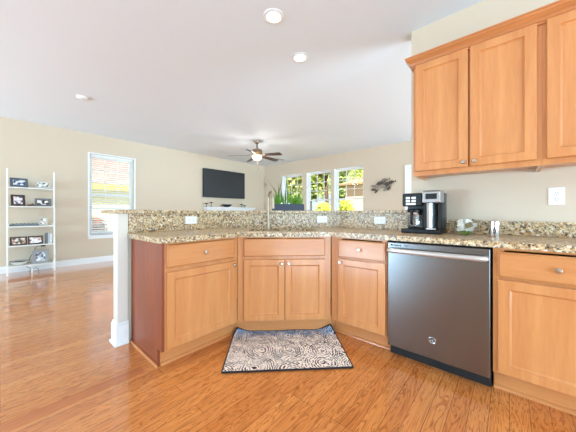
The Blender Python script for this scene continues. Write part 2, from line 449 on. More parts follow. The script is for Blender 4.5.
for i, (a, b) in enumerate(RW):
    window('window_%d' % (i+2), b-a, Matrix.Translation((XW, b, WZ0)) @ Matrix.Rotation(-PI/2, 4, 'Z'))
    j = MB(); j.box(XW-0.001, XW+0.085, b-0.006, b-0.0005, WZ0, WZ1); j.box(XW-0.001, XW+0.085, a+0.0005, a+0.006, WZ0, WZ1); j.box(XW-0.001, XW+0.085, a+0.006, b-0.006, WZ1-0.006, WZ1-0.0005)
    struct(j.build('trim_%d' % (i+2), M['white']))
# door on the right wall with casing
d = thing('door_1', None, None, (XW, 0.95, 0)); d['kind'] = 'structure'
MB().box(0.03, 0.075, 0.0, 0.85, 0.01, 2.155, 0.002).build('door_panel', M['white'], d)
cs = MB(); cs.box(-0.018, -0.0005, 0.85, 0.94, 0, 2.235, 0.003); cs.box(-0.018, -0.0005, -0.09, 0.0, 0, 2.235, 0.003); cs.box(-0.018, -0.0005, 0, 0.85, 2.155, 2.235, 0.003)
cs.build('door_casing', M['white'], d)
MB().cyl((0.03, 0.08, 0.95), (-0.02, 0.08, 0.95), 0.012).blob((-0.035, 0.08, 0.95), 0.028).build('door_knob', M['nickel'], d, True)

# ------------------------------------------------------------------ outdoors
struct(MB().box(XW+0.2, 60, -14, 60, -0.5, -0.32).box(-12, XW+0.2, YF+0.2, 60, -0.5, -0.32).build('lawn', M['lawn']))
def siding(name, col, pitch=0.14):
    m = mat(name, col, 0.7); t = NT(m)
    v = t.coords(); sx = t.n('ShaderNodeSeparateXYZ'); t.l(v, sx.inputs[0])
    f = t.math('FRACT', t.math('DIVIDE', sx.outputs[2], pitch))
    t.bump(f, 0.9, 0.02)
    return m
def shingles(name, a, b):
    m = mat(name, a, 0.9); t = NT(m)
    v = t.coords(); br = t.n('ShaderNodeTexBrick'); br.inputs['Scale'].default_value = 1
    br.inputs['Brick Width'].default_value = 0.35; br.inputs['Row Height'].default_value = 0.22; br.inputs['Mortar Size'].default_value = 0.02
    br.inputs['Color1'].default_value = a; br.inputs['Color2'].default_value = b; br.inputs['Mortar'].default_value = tuple(x*0.5 for x in a[:3]) + (1,)
    t.l(v, br.inputs['Vector']); t.l(br.outputs['Color'], t.p.inputs['Base Color']); return m
M['siding_cream'] = siding('cream_lap_siding', srgb(232, 224, 196))
M['siding_beige'] = siding('beige_lap_siding', srgb(206, 176, 164))
M['shingle'] = shingles('brown_shingles', srgb(150, 124, 116), srgb(132, 106, 100))
M['shingle2'] = shingles('tan_shingles', srgb(150, 128, 96), srgb(132, 112, 88))
M['fascia'] = painted('ochre_fascia', srgb(176, 160, 62), 0.6)
hs = thing('neighbour_house', 'cream sided house with brown shingle roof outside the blind covered window', 'house', (5.0, 16.0, -0.32))
MB().box(-7, 7, 0, 6, 0, 2.62).build('siding_wall', M['siding_cream'], hs)
MB().prism([(-0.3, 2.86), (4.6, 6.4), (9.5, 2.86), (9.5, 2.70), (4.6, 6.24), (-0.3, 2.70)], -7.4, 7.4, M=Matrix(((0, 0, 1, 0), (1, 0, 0, 0), (0, 1, 0, 0), (0, 0, 0, 1)))).build('roof', M['shingle'], hs)
MB().box(-7.4, 7.4, -0.36, -0.30, 2.58, 2.90).build('fascia_board', M['fascia'], hs)
hw = MB().ring(1.0, 1.3, [(0, 0), (0, -0.05), (0.08, -0.05), (0.08, 0)]).build('window_casing', M['white'], hs, loc=(-5.2, -0.001, 0.8))
MB().box(0.08, 0.92, -0.02, -0.01, 0.08, 1.22).build('glass_pane', M['screen'], hw)
h2 = thing('neighbour_house', 'pinkish beige sided house outside the rightmost of the three windows', 'house', (14.2, 7.7, -0.32))
MB().box(0, 6, -7, 0, 0, 3.2).build('siding_wall', M['siding_beige'], h2)
MB().prism([(-0.4, 3.2), (3, 4.0), (6.4, 3.2), (6.4, 3.1), (-0.4, 3.1)], -7.3, 0.3, M=Matrix(((1, 0, 0, 0), (0, 0, 1, 0), (0, 1, 0, 0), (0, 0, 0, 1)))).build('roof', M['shingle2'], h2)

def leaves(mb, c, rad, n, size, rng):
    for _ in range(n):
        while True:
            p = Vector((rng.uniform(-1, 1), rng.uniform(-1, 1), rng.uniform(-1, 1)))
            if 0.25 < p.length < 1: break
        p = Vector((p.x*rad[0]+c[0], p.y*rad[1]+c[1], p.z*rad[2]+c[2]))
        a = Vector((rng.gauss(0, 1), rng.gauss(0, 1), rng.gauss(0, 1))).normalized(); b_ = a.orthogonal().normalized(); s_ = size*rng.uniform(0.6, 1.3)
        mb.quad([p - a*s_, p + b_*s_*0.45, p + a*s_, p - b_*s_*0.45])
def tree(label, x, y, h, r, m, seed, low=0.25, group='trees outside the windows'):
    rng = random.Random(seed)
    t = thing('tree', label, 'tree', (x, y, -0.32), 0, group)
    tr = MB().tube([(0, 0, 0), (0.1, 0, h*0.3), (0, 0.1, h*0.7)], [0.17, 0.13, 0.06], 8)
    for k in range(5):
        a = rng.uniform(0, 2*PI); z = h*rng.uniform(0.3, 0.6)
        tr.tube([(0.05, 0, z), (math.cos(a)*r*0.6, math.sin(a)*r*0.6, z+h*0.18)], [0.07, 0.02], 6)
    tr.build('trunk', M['bark'], t)
    f = MB()
    for k in range(9):
        a = rng.uniform(0, 2*PI); q = r*rng.uniform(0.1, 0.65)
        z = h*rng.uniform(low+0.12, 0.88)
        rr = r*rng.uniform(0.4, 0.62)
        leaves(f, (math.cos(a)*q, math.sin(a)*q, z), (rr, rr, h*0.15), 330, 0.2, rng)
    f.build('foliage', M[m], t)
def shrub(label, x, y, h, r, m, seed):
    rng = random.Random(seed); t = thing('shrub', label, 'shrub', (x, y, -0.32))
    st = MB()
    for k in range(5):
        a = k*1.26; st.tube([(0, 0, 0), (math.cos(a)*r*0.5, math.sin(a)*r*0.5, h*0.6)], [0.025, 0.01], 6)
    st.build('stem', M['bark'], t)
    f = MB(); leaves(f, (0, 0, h*0.55), (r, r, h*0.5), 900, 0.11, rng); f.build('foliage', M[m], t)
tree('pale green tree outside the leftmost of the three windows', 13.0, 10.9, 6.0, 0.95, 'leaf_green', 1)
tree('tall dark green tree at the left of the middle window', 16.9, 12.6, 7.0, 1.15, 'leaf_dark', 2)
tree('yellow green tree filling the right half of the middle window', 13.6, 8.7, 6.5, 0.95, 'leaf_green', 3)
tree('dark green tree at the left of the rightmost window beside the beige house', 18.2, 10.1, 7.0, 1.15, 'leaf_dark', 4)
tree('broad green tree rising behind the roof of the beige house', 25.5, 12.0, 9.0, 2.8, 'leaf_green', 5)
tree('tall pale tree far behind the trees of the middle window', 24.6, 18.0, 9.5, 3.2, 'leaf_green', 6)
shrub('low yellow green shrub below the leftmost of the three windows', 11.0, 8.75, 1.9, 0.55, 'leaf_yellow', 11)
shrub('bright yellow green shrub in the lower pane of the middle window', 11.6, 7.65, 2.0, 0.58, 'leaf_yellow', 12)
shrub('yellow green shrub at the lower left of the rightmost window', 12.1, 6.55, 2.1, 0.5, 'leaf_yellow', 13)
shrub('reddish brown shrub outside the blind covered window', 2.75, 13.6, 1.2, 0.4, 'leaf_red', 14)

# ------------------------------------------------------------------ base cabinets
BZ0, BZ1 = 0.125, 0.874
def door(parent, x, z, w, h, knob=None, t=0.020, st=0.052, gh=False, name='door'):
    y = -0.002
    o = MB().ring(w, h, [(0, 0), (0, -t+0.004), (0.004, -t), (st, -t), (st+0.004, -t+0.008), (st+0.012, -t+0.013), (st+0.012, 0)]).build(name, M['cab_v'], parent, loc=(x, y, z))
    MB().box(st+0.006, w-st-0.006, -t+0.0132, -0.002, st+0.006, h-st-0.006).build('panel', M['cab_v'], o)
    if knob: knob_at(o, knob[0]-x, -t, knob[1]-z)
    return o
def knob_at(parent, x, y, z):
    MB().lathe([(0.0, 0.0), (0.007, 0.0), (0.006, 0.010), (0.0135, 0.016), (0.0150, 0.021), (0.011, 0.026), (0, 0.0275)], 20,
               Matrix.Translation((x, y, z)) @ Matrix.Rotation(PI/2, 4, 'X')).build('knob', M['nickel'], parent, True)
def drawer(parent, x, z, w, h, knob=True, t=0.020, name='drawer'):
    o = MB().ring(w, h, [(0, 0), (0, -t+0.006), (0.008, -t), (0.010, -t), (0.010, 0)]).box(0.009, w-0.009, -t, -0.0, 0.009, h-0.009).build(name, M['cab_h'], parent, loc=(x, -0.002, z))
    if knob: knob_at(o, w/2, -t, h/2)
    return o
def face_frame(parent, w, rails, stiles, z0=BZ0, z1=BZ1):
    mb = MB()
    for a, b in stiles: mb.box(a, b, 0, 0.019, z0, z1, 0.001)
    for a, b in rails: mb.box(0.002, w-0.002, 0.0005, 0.0185, a, b)
    return mb.build('face_frame', M['cab_v'], parent)
def toe(parent, x0, x1, z=BZ0, yk=0.075):
    MB().box(x0, x1, yk, yk+0.014, 0.0, z).build('toe_kick', M['cab_h'], parent)
    MB().prism([(0, 0), (-0.016, 0), (-0.014, 0.010), (-0.006, 0.018), (0, 0.019)], x0, x1, M=Matrix(((0, 0, 1, 0), (1, 0, 0, yk), (0, 1, 0, 0), (0, 0, 0, 1)))).build('shoe_moulding', M['cab_h'], parent)

# peninsula cabinet on the left
c1 = thing('base_cabinet', 'maple base cabinet at the peninsula end with exposed left side panel', 'cabinet', (0.730, 1.790, 0))
w = 0.638
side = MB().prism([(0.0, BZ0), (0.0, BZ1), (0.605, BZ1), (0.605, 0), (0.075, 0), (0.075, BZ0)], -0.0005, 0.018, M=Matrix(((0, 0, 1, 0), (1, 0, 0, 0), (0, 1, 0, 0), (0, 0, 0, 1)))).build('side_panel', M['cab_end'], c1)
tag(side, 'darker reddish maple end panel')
MB().box(-0.016, -0.001, 0.06, 0.603, 0, 0.018, 0.004).build('shoe_moulding', M['cab_h'], c1)
MB().box(w-0.018, w, 0.02, 0.605, BZ0, BZ1).box(0.02, w-0.02, 0.02, 0.605, BZ0, BZ0+0.016).box(0.02, w-0.02, 0.595, 0.605, BZ0+0.017, BZ1).build('carcass', M['cab_v'], c1)
face_frame(c1, w, [(BZ0, 0.15), (0.665, 0.70), (0.862, BZ1)], [(0.019, 0.055), (0.575, w)])
toe(c1, 0.019, w)
drawer(c1, 0.028, 0.700, 0.572, 0.160)
door(c1, 0.028, 0.135, 0.582, 0.535, (0.583, 0.640))

# corner sink cabinet (diagonal)
c2 = thing('sink_cabinet', 'diagonal corner maple sink cabinet with two doors under false drawer front', 'cabinet', (1.370, 1.790, 0), R(-45))
w = 0.828
face_frame(c2, w, [(BZ0, 0.15), (0.670, 0.70), (0.862, BZ1)], [(0.001, 0.075), (w-0.075, w-0.001), (w/2-0.02, w/2+0.02)])
MB().prism([(-0.053, 0.053), (-0.031, 0.075), (w+0.031, 0.075), (w+0.053, 0.053), (w+0.063, 0.063), (w+0.037, 0.089), (-0.037, 0.089), (-0.063, 0.063)], 0, BZ0).build('toe_kick', M['cab_h'], c2)
MB().prism([(0.03, 0.021), (w-0.03, 0.021), (w+0.36, 0.42), (w/2, 0.86), (-0.38, 0.42)], BZ0, BZ0+0.016).build('cabinet_floor', M['cab_v'], c2)
drawer(c2, 0.055, 0.702, 0.718, 0.155, False, name='false_front')
door(c2, 0.055, 0.140, 0.357, 0.535, (0.055+0.357-0.028, 0.640))
door(c2, 0.416, 0.140, 0.357, 0.535, (0.416+0.028, 0.640))

# right run
def right_base(y_left, w, dx0, dw, label, knob_left=True):
    c = thing('base_cabinet', label, 'cabinet', (1.965, y_left, 0), R(-90))
    face_frame(c, w, [(BZ0, 0.15), (0.665, 0.70), (0.862, BZ1)], [(0.0, dx0+0.03), (dx0+dw-0.03, w)])
    MB().box(0.0, 0.016, 0.02, 0.603, BZ0, BZ1).box(w-0.016, w, 0.02, 0.603, BZ0, BZ1).box(w-0.016, w, 0.091, 0.603, 0, BZ0).box(0.017, w-0.017, 0.02, 0.603, BZ0, BZ0+0.016).box(0.017, w-0.017, 0.594, 0.603, BZ0+0.017, BZ1).build('carcass', M['cab_v'], c)
    toe(c, 0.001, w-0.001)
    drawer(c, dx0, 0.703, dw, 0.150)
    door(c, dx0, 0.135, dw, 0.553, (dx0+0.028 if knob_left else dx0+dw-0.028, 0.655))
    return c
right_base(1.2035, 0.4975, 0.0755, 0.410, 'maple base cabinet with one drawer between sink cabinet and dishwasher')
right_base(0.075, 0.550, 0.022, 0.494, 'maple base cabinet to the right of the dishwasher cut by photo edge', False)

# countertop with sink cut-out
u = Vector((1, -1)) / rt2; nrm = Vector((1, 1)) / rt2
fc = Vector((1.370, 1.790)) + u*0.414
sc = fc + nrm*0.345
def srect(hw_, hd, c=sc): return [tuple(c + u*a*hw_ + nrm*b*hd) for a, b in ((-1, -1), (1, -1), (1, 1), (-1, 1))]
fs = 3.16 - 0.03*rt2
ctp = [(0.700, 1.760), (fs-1.760, 1.760), (1.935, fs-1.935), (1.935, -0.48), (KX-0.001, -0.48), (KX-0.001, SUM-KX-0.002), (SUM-2.40-0.002, 2.399), (0.700, 2.399)]
tag(MB().prism(ctp, 0.876, 0.914, 0.0, holes=[srect(0.33, 0.205)]).build('countertop', M['granite']),
    'speckled tan granite kitchen countertop spanning all the base cabinets', 'countertop')
sk = thing('sink', 'stainless steel undermount sink set in the corner countertop', 'sink', (sc.x, sc.y, 0.70), R(-45))
b = MB(); b.box(-0.335, 0.335, -0.21, 0.21, 0, 0.004)
b.box(-0.339, -0.331, -0.21, 0.21, 0.004, 0.175); b.box(0.331, 0.339, -0.21, 0.21, 0.004, 0.175); b.box(-0.331, 0.331, -0.214, -0.206, 0.004, 0.175); b.box(-0.331, 0.331, 0.206, 0.214, 0.004, 0.175)
b.build('basin', M['steelbright'], sk)
MB().lathe([(0, 0.004), (0.045, 0.004), (0.045, 0.007), (0.03, 0.006), (0, 0.005)]).build('drain', M['chrome'], sk, True)

# dishwasher
dw = thing('dishwasher', 'stainless steel dishwasher with bar handle built in under the counter', 'dishwasher', (1.965, 0.703, 0), R(-90))
w = 0.624
MB().box(0.004, w-0.004, 0.03, 0.59, 0.10, 0.868).build('tub', M['blackmatte'], dw)
MB().box(0.008, w-0.008, -0.022, 0.028, 0.084, 0.862, 0.004).build('door', M['steel'], dw)
MB().box(0.006, w-0.006, 0.045, 0.06, 0.0, 0.095).build('kick_plate', M['blackmatte'], dw)
hb = MB()
pts = [(0.028, -0.024, 0.806), (0.030, -0.052, 0.806), (0.05, -0.062, 0.806)] + [(0.05 + (w-0.10)*i/8, -0.062-0.006*math.sin(PI*i/8), 0.806) for i in range(1, 8)] + [(w-0.05, -0.062, 0.806), (w-0.030, -0.052, 0.806), (w-0.028, -0.024, 0.806)]
hb.tube(pts, 0.0175, 14).build('handle', M['handle'], dw, True)
bd = MB().cyl((0.307, -0.022, 0.215), (0.307, -0.0255, 0.215), 0.021, n=32).build('badge', M['black'], dw, True)
rr = MB(); circ = lambda cx, cz, r_, a0, a1, n: [(cx + r_*math.cos(a0+(a1-a0)*i/n), -0.0265, cz + r_*math.sin(a0+(a1-a0)*i/n)) for i in range(n+1)]
rr.tube(circ(0.307, 0.215, 0.020, 0, 2*PI, 32)[:-1], 0.0026, 8, True)
rr.tube(circ(0.302, 0.217, 0.006, 0.6, 5.4, 14), 0.0011, 6); rr.tube(circ(0.3135, 0.2175, 0.0045, 0.9, 5.2, 12), 0.0011, 6); rr.tube(circ(0.3135, 0.2115, 0.0045, 1.2, 5.4, 12), 0.0011, 6)
rr.tube(circ(0.307, 0.215, 0.0135, 3.5, 5.9, 14), 0.0010, 6)
rr.build('badge_monogram', M['chrome'], bd, True)
mk = MB(); mk2 = MB()
for i in range(7):
    mk.box(0.030+i*0.011, 0.030+i*0.011+(0.008 if i else 0.010), -0.0232, -0.0222, 0.838, 0.846 if i % 2 else 0.850)
for i in range(3): mk2.box(0.128+i*0.010, 0.134+i*0.010, -0.0232, -0.0222, 0.839, 0.847)
mk.build('control_marks', M['black'], dw); mk2.build('control_marks', M['black'], dw)

# ------------------------------------------------------------------ upper cabinets
UZ0, UZ1 = 1.382, 2.290
def upper(y_left, w, doors, label):
    c = thing('wall_cabinet', label, 'cabinet', (2.240, y_left, 0), R(-90))
    D = KX - 2.240 - 0.002
    mb = MB(); mb.box(0, 0.016, 0.0195, D, UZ0, UZ1); mb.box(w-0.016, w, 0.0195, D, UZ0, UZ1); mb.box(0.016, w-0.016, 0.0195, D, UZ0+0.022, UZ0+0.034); mb.box(0.016, w-0.016, 0.0195, D, UZ1-0.016, UZ1); mb.box(0.016, w-0.016, D-0.01, D, UZ0+0.034, UZ1-0.016)
    mb.build('carcass', M['cab_v'], c)
    for e in (0.005, w-0.013): MB().box(e, e+0.008, 0.0196, D-0.001, UZ0-0.0025, UZ0-0.0002).build('edge_strip', M['cab_pale'], c)
    f = MB(); f.box(0, 0.03, 0, 0.019, UZ0, UZ1); f.box(w-0.03, w, 0, 0.019, UZ0, UZ1); f.box(0.03, w-0.03, 0, 0.019, UZ0, UZ0+0.045); f.box(0.03, w-0.03, 0, 0.019, UZ1-0.04, UZ1)
    if len(doors) == 2: f.box(w/2-0.02, w/2+0.02, 0.0005, 0.0185, UZ0+0.045, UZ1-0.04)
    f.build('face_frame', M['cab_v'], c)
    for x, dw_, kx in doors: door(c, x, 1.418, dw_, 0.858, (x+kx, 1.418+0.033), st=0.056)
    return c
upper(0.592, 0.745, [(0.018, 0.349, 0.349-0.026), (0.378, 0.343, 0.026)], 'maple wall cabinet with two doors above the coffee maker')
upper(-0.154, 0.53, [(0.018, 0.494, 0.468)], 'maple wall cabinet with single door cut by right photo edge')
cr = MB()
cprof = [(0.0, 2.262), (-0.010, 2.262), (-0.012, 2.272), (-0.020, 2.278), (-0.026, 2.296), (-0.040, 2.314), (-0.046, 2.319), (-0.046, 2.332), (-0.051, 2.336), (-0.051, 2.345), (0.0, 2.345)]
# front run plus mitred left return
def crown(prof):
    b = bmesh.new(); rows = []
    for y_, z_ in prof:
        o = -y_
        rows.append([b.verts.new(p) for p in ((KX-0.001, 0.594+o, z_), (2.2385-o, 0.594+o, z_), (2.2385-o, -0.70, z_))])
    for A, B in zip(rows, rows[1:] + rows[:1]):
        for k in range(2): b.faces.new((A[k], A[k+1], B[k+1], B[k]))
    b.faces.new([r_[0] for r_ in rows]); b.faces.new([r_[2] for r_ in rows][::-1])
    bmesh.ops.recalc_face_normals(b, faces=b.faces); return b
cr._merge(crown(cprof))
tag(cr.build('crown_moulding', wood('maple_crown_shaded', CAB_B, srgb(168, 98, 52), 'y')), 'maple crown moulding along the top of the wall cabinets', 'moulding')  # maple darkened here to stand in for shadows along the moulding

# ------------------------------------------------------------------ faucet, outlets, counter items
M['faucet'] = mat('satin_bronze_nickel', srgb(176, 160, 138), 0.38, 0.9)
fa = thing('faucet', 'brushed nickel gooseneck faucet standing behind the corner sink', 'faucet', (1.890, 1.935, 0.9142), R(-25))
MB().lathe([(0, 0), (0.027, 0), (0.027, 0.006), (0.021, 0.012), (0.019, 0.05), (0.0175, 0.10), (0.0135, 0.112), (0, 0.113)], 24).build('base', M['faucet'], fa, True)
sp = [(0, 0, 0.10), (0, 0, 0.20), (0, 0, 0.315)] + [(0, -0.072+0.072*math.cos(a), 0.315+0.078*math.sin(a)) for a in [PI*i/12 for i in range(1, 13)]] + [(0, -0.144, 0.28)]
MB().tube(sp, 0.0125, 14).build('spout', M['faucet'], fa, True)
MB().cyl((0, -0.144, 0.285), (0, -0.146, 0.215), 0.0145, 0.0165).build('spray_head', M['faucet'], fa, True)
MB().cyl((0.012, 0, 0.075), (0.04, 0, 0.075), 0.011).tube([(0.036, 0, 0.075), (0.06, -0.005, 0.083), (0.10, -0.012, 0.100)], [0.009, 0.007, 0.005], 10).build('lever', M['faucet'], fa, True)

def outlet(label, loc, rz, horizontal=True, group=None):
    o = thing('outlet', label, 'outlet', loc, rz, group)
    w_, h_ = (0.118, 0.074) if horizontal else (0.080, 0.122)
    MB().box(-w_/2, w_/2, -0.006, 0, -h_/2, h_/2, 0.0025).build('cover_plate', M['plate'], o)
    for s_ in (-1, 1):
        cx, cz = (s_*0.021, 0) if horizontal else (0, s_*0.021)
        r_ = MB().box(cx-0.0165, cx+0.0165, -0.0075, -0.0055, cz-0.0145, cz+0.0145, 0.0008).build('receptacle', M['plate'], o)
        q = MB()
        for e in (-1, 1):
            if horizontal: q.box(cx-0.006, cx+0.003, -0.008, -0.0074, cz+e*0.0065-0.0012, cz+e*0.0065+0.0012)
            else: q.box(cx+e*0.0065-0.0012, cx+e*0.0065+0.0012, -0.008, -0.0074, cz-0.002, cz+0.008)
        if horizontal: q.cyl((cx+0.010, -0.0074, cz), (cx+0.010, -0.008, cz), 0.0025, n=10)
        else: q.cyl((cx, -0.0074, cz-0.009), (cx, -0.008, cz-0.009), 0.0025, n=10)
        q.build('slots', M['slot'], r_)
outlet('white horizontal outlet on left stretch of granite backsplash above peninsula cabinet', (1.262, 2.3995, 1.012), 0)
pd = Vector((2.427, 1.608)) - nrm*0.0005
outlet('white horizontal outlet on the diagonal granite backsplash right of the faucet', (pd.x, pd.y, 1.010), R(-45))
outlet('white horizontal outlet on granite backsplash left of the coffee maker', (KX-0.0005, 1.000, 1.008), R(-90))
outlet('white upright double outlet on beige wall under the wall cabinets', (KX-0.0005, -0.248, 1.200), R(-90), False)

# coffee maker
cm = thing('coffee_maker', 'black and silver twin coffee maker with glass carafe on the counter', 'coffee maker', (2.40, 0.544, 0.9142), R(-90)); cm.scale = (1.12, 1, 1)
# local: x to the right seen from the kitchen, -y towards kitchen
MB().box(-0.135, 0.125, -0.15, 0.13, 0.0, 0.036, 0.008).build('base', M['black'], cm)
MB().box(-0.135, 0.125, 0.03, 0.13, 0.036, 0.34, 0.012).build('back_body', M['darkgrey'], cm)
MB().box(-0.135, 0.004, -0.115, 0.028, 0.225, 0.335, 0.010).build('brew_housing', M['black'], cm)
bt = MB()
for i in range(2):
    for k in range(2): bt.box(-0.108+i*0.040, -0.108+i*0.040+0.030, -0.1185, -0.1145, 0.285-k*0.026, 0.285-k*0.026+0.019, 0.002)
bt.box(-0.108, -0.038, -0.1185, -0.1145, 0.236, 0.252, 0.002)
bt.build('buttons', M['plate'], cm)
MB().prism([(-0.125, 0.252), (-0.118, 0.340), (-0.10, 0.352), (0.03, 0.352), (0.03, 0.252)], 0.006, 0.122, 0.006, M=Matrix(((0, 0, 1, 0), (1, 0, 0, 0), (0, 1, 0, 0), (0, 0, 0, 1)))).build('brew_head', M['silver'], cm)
MB().box(0.028, 0.100, -0.1285, -0.119, 0.280, 0.325, 0.003).build('display', M['black'], cm)
MB().box(0.006, 0.030, -0.10, 0.028, 0.036, 0.25, 0.008).build('divider_column', M['black'], cm)
# curved silver front of the single-serve side
a_ = [(0.068 + 0.052*math.cos(t_), 0.01 + 0.10*-math.sin(t_)) for t_ in [PI*i/12 for i in range(13)]]
MB().box(0.100, 0.124, -0.09, 0.028, 0.036, 0.25, 0.006).build('side_column', M['black'], cm)
MB().prism([(0.03 + 0.06*math.sin(PI/2*i/8), -0.09 + 0.10*(1-math.cos(PI/2*i/8))) for i in range(9)] + [(0.092, 0.028), (0.03, 0.028)], 0.037, 0.25).build('serving_bay_panel', M['silver'], cm, True)
MB().box(0.034, 0.098, -0.148, -0.06, 0.0365, 0.046, 0.002).build('drip_tray', M['steelbright'], cm)
ca = MB().lathe([(0.0, 0.040), (0.050, 0.040), (0.060, 0.055), (0.062, 0.10), (0.055, 0.15), (0.046, 0.175), (0.044, 0.175), (0.053, 0.148), (0.059, 0.10), (0.056, 0.057), (0.0, 0.045)], 28, Matrix.Translation((-0.064, -0.055, 0))).build('carafe', M['clear'], cm, True)
MB().lathe([(0.0, 0.175), (0.048, 0.175), (0.048, 0.195), (0.03, 0.205), (0, 0.205)], 24, Matrix.Translation((-0.064, -0.055, 0))).build('carafe_lid', M['black'], ca, True)
MB().tube([(-0.064, -0.105, 0.18), (-0.064, -0.138, 0.172), (-0.064, -0.142, 0.10), (-0.064, -0.115, 0.07)], [0.008, 0.009, 0.009, 0.007], 10).build('carafe_handle', M['black'], ca, True)
MB().lathe([(0.048, 0.158), (0.0545, 0.152), (0.0560, 0.160), (0.0495, 0.172)], 24, Matrix.Translation((-0.064, -0.055, 0))).build('carafe_band', M['chrome'], ca, True)
# glass bowl of wrapped packets
bw = thing('glass_bowl', 'clear glass bowl holding green and white packets beside coffee maker', 'bowl', (2.335, 0.252, 0.9142))
MB().lathe([(0, 0.0), (0.055, 0.0), (0.062, 0.004), (0.096, 0.068), (0.112, 0.117), (0.108, 0.118), (0.092, 0.068), (0.058, 0.009), (0, 0.007)], 32).build('bowl_body', M['clear'], bw, True)
pk = [M['grassblade'], mat('white_wrapper', srgb(236, 236, 228), 0.5), mat('pale_green_wrapper', srgb(150, 190, 132), 0.5), mat('brown_wrapper', srgb(128, 112, 70), 0.5)]
rng = random.Random(3)
names = ['green', 'white', 'pale green', 'brown']
k = 0
for z, rad, n in ((0.016, 0.020, 3), (0.042, 0.044, 6), (0.070, 0.062, 8), (0.092, 0.046, 5)):
    for i in range(n):
        a = 2*PI*i/n + z*40; ci = (0, 1, 2, 1, 0, 1, 2, 3)[(k*3 + i) % 8]
        k += 1
        o = MB().box(-0.024, 0.024, -0.007, 0.007, -0.017, 0.017, 0.004).build('packet', pk[ci])
        o.location = (2.335+rad*math.cos(a), 0.252+rad*math.sin(a), 0.9142+z+0.008); o.rotation_euler = (rng.uniform(-.5, .5), rng.uniform(-.5, .5), a+PI/2)
        tag(o, '%s wrapped packet lying in the clear glass bowl' % names[ci], 'packet', 'packets in the glass bowl')
# canister
cn = thing('canister', 'small stainless steel canister with dark window standing right of glass bowl', 'canister', (2.300, 0.080, 0.9142))
MB().lathe([(0, 0), (0.031, 0), (0.032, 0.003), (0.032, 0.085), (0, 0.085)], 28).build('body', M['steelbright'], cn, True)
MB().lathe([(0.0, 0.0855), (0.033, 0.0855), (0.033, 0.106), (0.030, 0.110), (0, 0.110)], 28).build('lid', M['chrome'], cn, True)
wv = MB(); b = bmesh.new(); NV = 16; ring_ = []
aim = math.atan2(-0.080, -2.300)
for i in range(NV):
    t_ = 2*PI*i/NV; aa = aim + 0.24*math.cos(t_); ring_.append(b.verts.new((0.0325*math.cos(aa), 0.0325*math.sin(aa), 0.043+0.026*math.sin(t_))))
b.faces.new(ring_); wv._merge(b).build('window_slot', M['darkgrey'], cn)

# planter on the bar top
pc = Vector((2.215, 1.945))
pl = thing('planter', 'long slate blue planter of tall grass standing on the raised bar', 'planter', (pc.x, pc.y, 1.1105), R(-45))
M['slate'] = mat('slate_blue_glaze', srgb(44, 51, 66), 0.5)
b = MB(); b.box(-0.185, 0.185, -0.055, 0.055, 0, 0.006); b.box(-0.185, 0.185, -0.055, -0.047, 0.006, 0.075, 0.001); b.box(-0.185, 0.185, 0.047, 0.055, 0.006, 0.075, 0.001); b.box(-0.185, -0.177, -0.047, 0.047, 0.006, 0.075, 0.001); b.box(0.177, 0.185, -0.047, 0.047, 0.006, 0.075, 0.001)
b.build('trough', M['slate'], pl)
MB().box(-0.176, 0.176, -0.046, 0.046, 0.0065, 0.058).build('soil', M['bark'], pl)
rng = random.Random(21)
def blade(mb, x, y, h, lean, ang, wd, curl=1.0, n=7):
    d_ = Vector((math.cos(ang), math.sin(ang), 0)); ws = rng.uniform(-0.7, 0.7); s_ = Vector((math.cos(ws), math.sin(ws), 0)); pr = None
    for i in range(n+1):
        t_ = i/n; p = Vector((x, y, 0.055)) + d_*(lean*t_**(1+curl)) + Vector((0, 0, h*(t_ - 0.18*curl*(lean/h)*t_**3)))
        w2 = wd*(1-t_)**0.7*(0.6+0.4*math.sin(PI*min(t_*1.4, 1)))
        cu = [mb.bm.verts.new(p - s_*w2), mb.bm.verts.new(p + s_*w2)]
        if pr: mb.bm.faces.new((pr[0], pr[1], cu[1], cu[0]))
        pr = cu
g = MB()
for i in range(170): blade(g, rng.uniform(-0.165, 0.165), rng.uniform(-0.04, 0.04), rng.triangular(0.06, 0.25, 0.12), rng.uniform(0.0, 0.09), rng.uniform(0, 2*PI), 0.0055)
g.build('short_grass', M['grassblade'], pl)['kind'] = 'stuff'
for (x, h, lean, ang) in [(-0.12, 0.38, 0.07, 0.0), (-0.10, 0.31, 0.02, 2.8), (-0.03, 0.38, 0.02, 0.3), (0.0, 0.36, 0.02, 3.0), (0.03, 0.32, 0.02, 0.5), (0.07, 0.28, 0.05, 0.2), (-0.06, 0.27, 0.04, 3.3), (0.11, 0.26, 0.05, 0)]:
    q = MB(); blade(q, x, rng.uniform(-0.02, 0.02), h, lean, ang, 0.0105, 0.6, 9); q.build('tall_blade', M['grassdark'], pl)
for (x, h, lean, ang) in [(-0.11, 0.36, 0.17, PI), (0.10, 0.32, 0.22, 0.0), (0.12, 0.30, 0.10, 0.1)]:
    q = MB(); blade(q, x, 0.0, h, lean, ang, 0.0075, 1.1, 10); q.build('drooping_blade', M['grassdark'], pl)
for (x, y, z) in [(-0.075, -0.050, 0.084), (0.01, -0.050, 0.082)]: MB().blob((x, y, z), (0.011, 0.008, 0.010)).build('white_pebble', M['plate'], pl, True)

